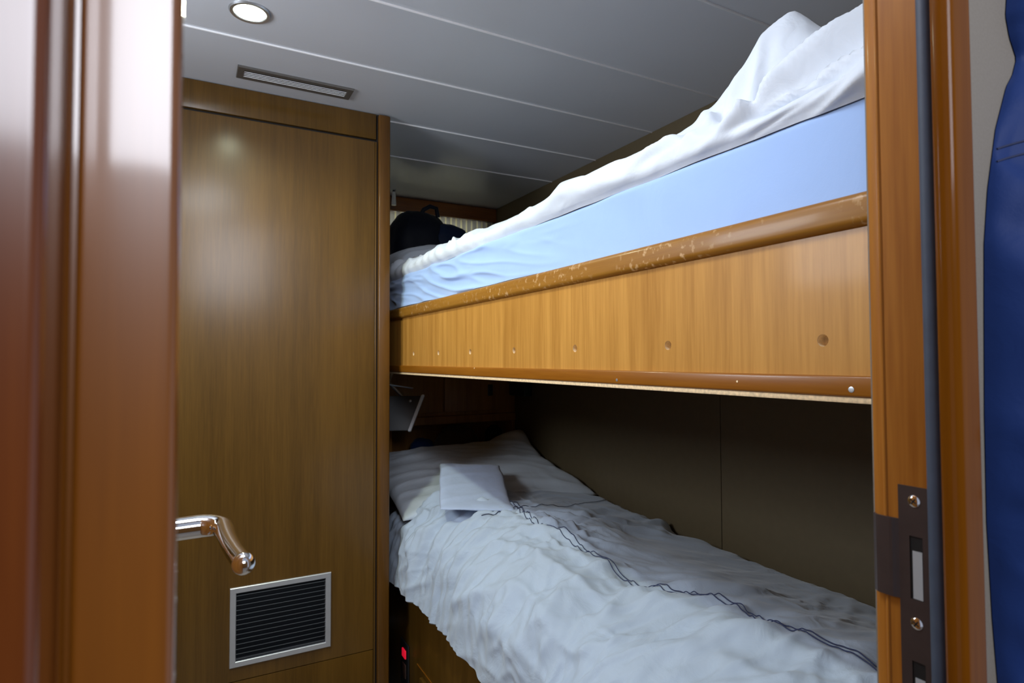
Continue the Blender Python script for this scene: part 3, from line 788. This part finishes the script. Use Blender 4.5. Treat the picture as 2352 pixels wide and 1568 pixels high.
# small television on a bracket, tilted down toward the pillow
tv = empty('television', (.74, 2.34, -.2), 'small tilted television with a silver frame hanging under the upper bunk by the wardrobe', 'television')
def tvp(u, v, d):      # u along the screen, v up it, d out of it
    o_ = Vector((.765, 2.30, -.285)); U = Vector((-.93, .36, .0)).normalized(); V_ = Vector((.40, .06, .93)).normalized()
    N = U.cross(V_).normalized()
    return o_+U*u+V_*v+N*d
def tvbox(u0, u1, v0, v1, d0, d1):
    t = bmesh.new(); V8 = [t.verts.new(tvp(u, v, d)) for d in (d0, d1) for v in (v0, v1) for u in (u0, u1)]
    for fi in ((0, 1, 3, 2), (4, 6, 7, 5), (0, 4, 5, 1), (2, 3, 7, 6), (0, 2, 6, 4), (1, 5, 7, 3)): t.faces.new([V8[k] for k in fi])
    bmesh.ops.recalc_face_normals(t, faces=t.faces[:])
    bmesh.ops.bevel(t, geom=t.edges[:], offset=.002, segments=2, affect='EDGES'); return t
q = MB(); q.add(tvbox(-.012, .0, 0, .155, -.02, .02)); q.build('silver_frame', plain('silver_plastic', (.78, .80, .84), .35), tv)
q = MB(); q.add(tvbox(.0, .22, .004, .150, -.016, .014)); q.build('screen_housing', M_DKPL, tv)
q = MB(); q.add(tvbox(.04, .18, .04, .12, .014, .05)); q.build('rear_housing', M_DKPL, tv)
MB().tube([tvp(.05, .13, .02), Vector((.70, 2.34, -.09)), Vector((.72, 2.36, -.045))], .007, 10).build('bracket', M_STEEL, tv)
MB().sphere(tvp(.035, .128, -.018), .006).build('knob', M_ALU, tv)
MB().tube([Vector((.66, 2.32, -.09)), Vector((.80, 2.34, -.115))], .004, 8).build('arm', M_STEEL, tv)

# ------------------------------------------------------------ blue jacket on the corridor wall
jk = empty('jacket', (.62, .20, .3), 'bright blue jacket hanging on the beige wall right of the doorway', 'jacket')
LX = [(.42, .60), (.31, .550), (.285, .538), (.255, .533), (.240, .538), (.226, .548), (.212, .541), (.201, .531), (.166, .513), (.12, .499), (.08, .492), (.037, .4896), (-.04, .486), (-.1135, .485), (-.18, .489), (-.2255, .494), (-.42, .51), (-.7, .53)]
zs = [p[0] for p in LX][::-1]; xl = [p[1] for p in LX][::-1]
P, Pb = [], []
nz_, na = 300, 120
def jfront(z, u):
    x0 = interp(zs, xl, z); wd_ = .27
    x = x0+wd_*u**1.25
    env_ = math.sin(math.pi*min(1, u))**.75
    a, b_ = rotxy(x, z, 1.05)
    c_, e_ = rotxy(x, z, -.5)
    d = .040*env_+(.016*rid(nz(a*5, b_*15, 91))+.013*rid(nz(c_*6, e_*19, 92))+.014*nz(x*9, z*9, 93)-.006)*min(1, env_*3)
    return Vector((x, .2112-max(0, d), z))
for i in range(nz_+1):
    z = -.70+(1.10)*i/nz_
    row = [jfront(z, j/na) for j in range(na+1)]
    P.append(row); Pb.append([Vector((row[0].x, .2114, z)), Vector((row[-1].x, .2114, z))])
jbm = MB().grid(P); jbm.grid([r_[::-1] for r_ in Pb])
jb = jbm.build('body', M_JACK, jk, angle=180)
# shoulder seam stitching
for zo in (.150, .140):
    MB().tube([jfront(zo+.030*u, .012+u*.5)+Vector((0, -.0004, 0)) for u in [k/30 for k in range(31)]], .0008, 6).build('stitching', M_THREAD, jk)
MB().tube([(.60, .2118, .33), (.60, .18, .33), (.60, .165, .345)], .006, 10).build('hook', M_CHROME, jk)
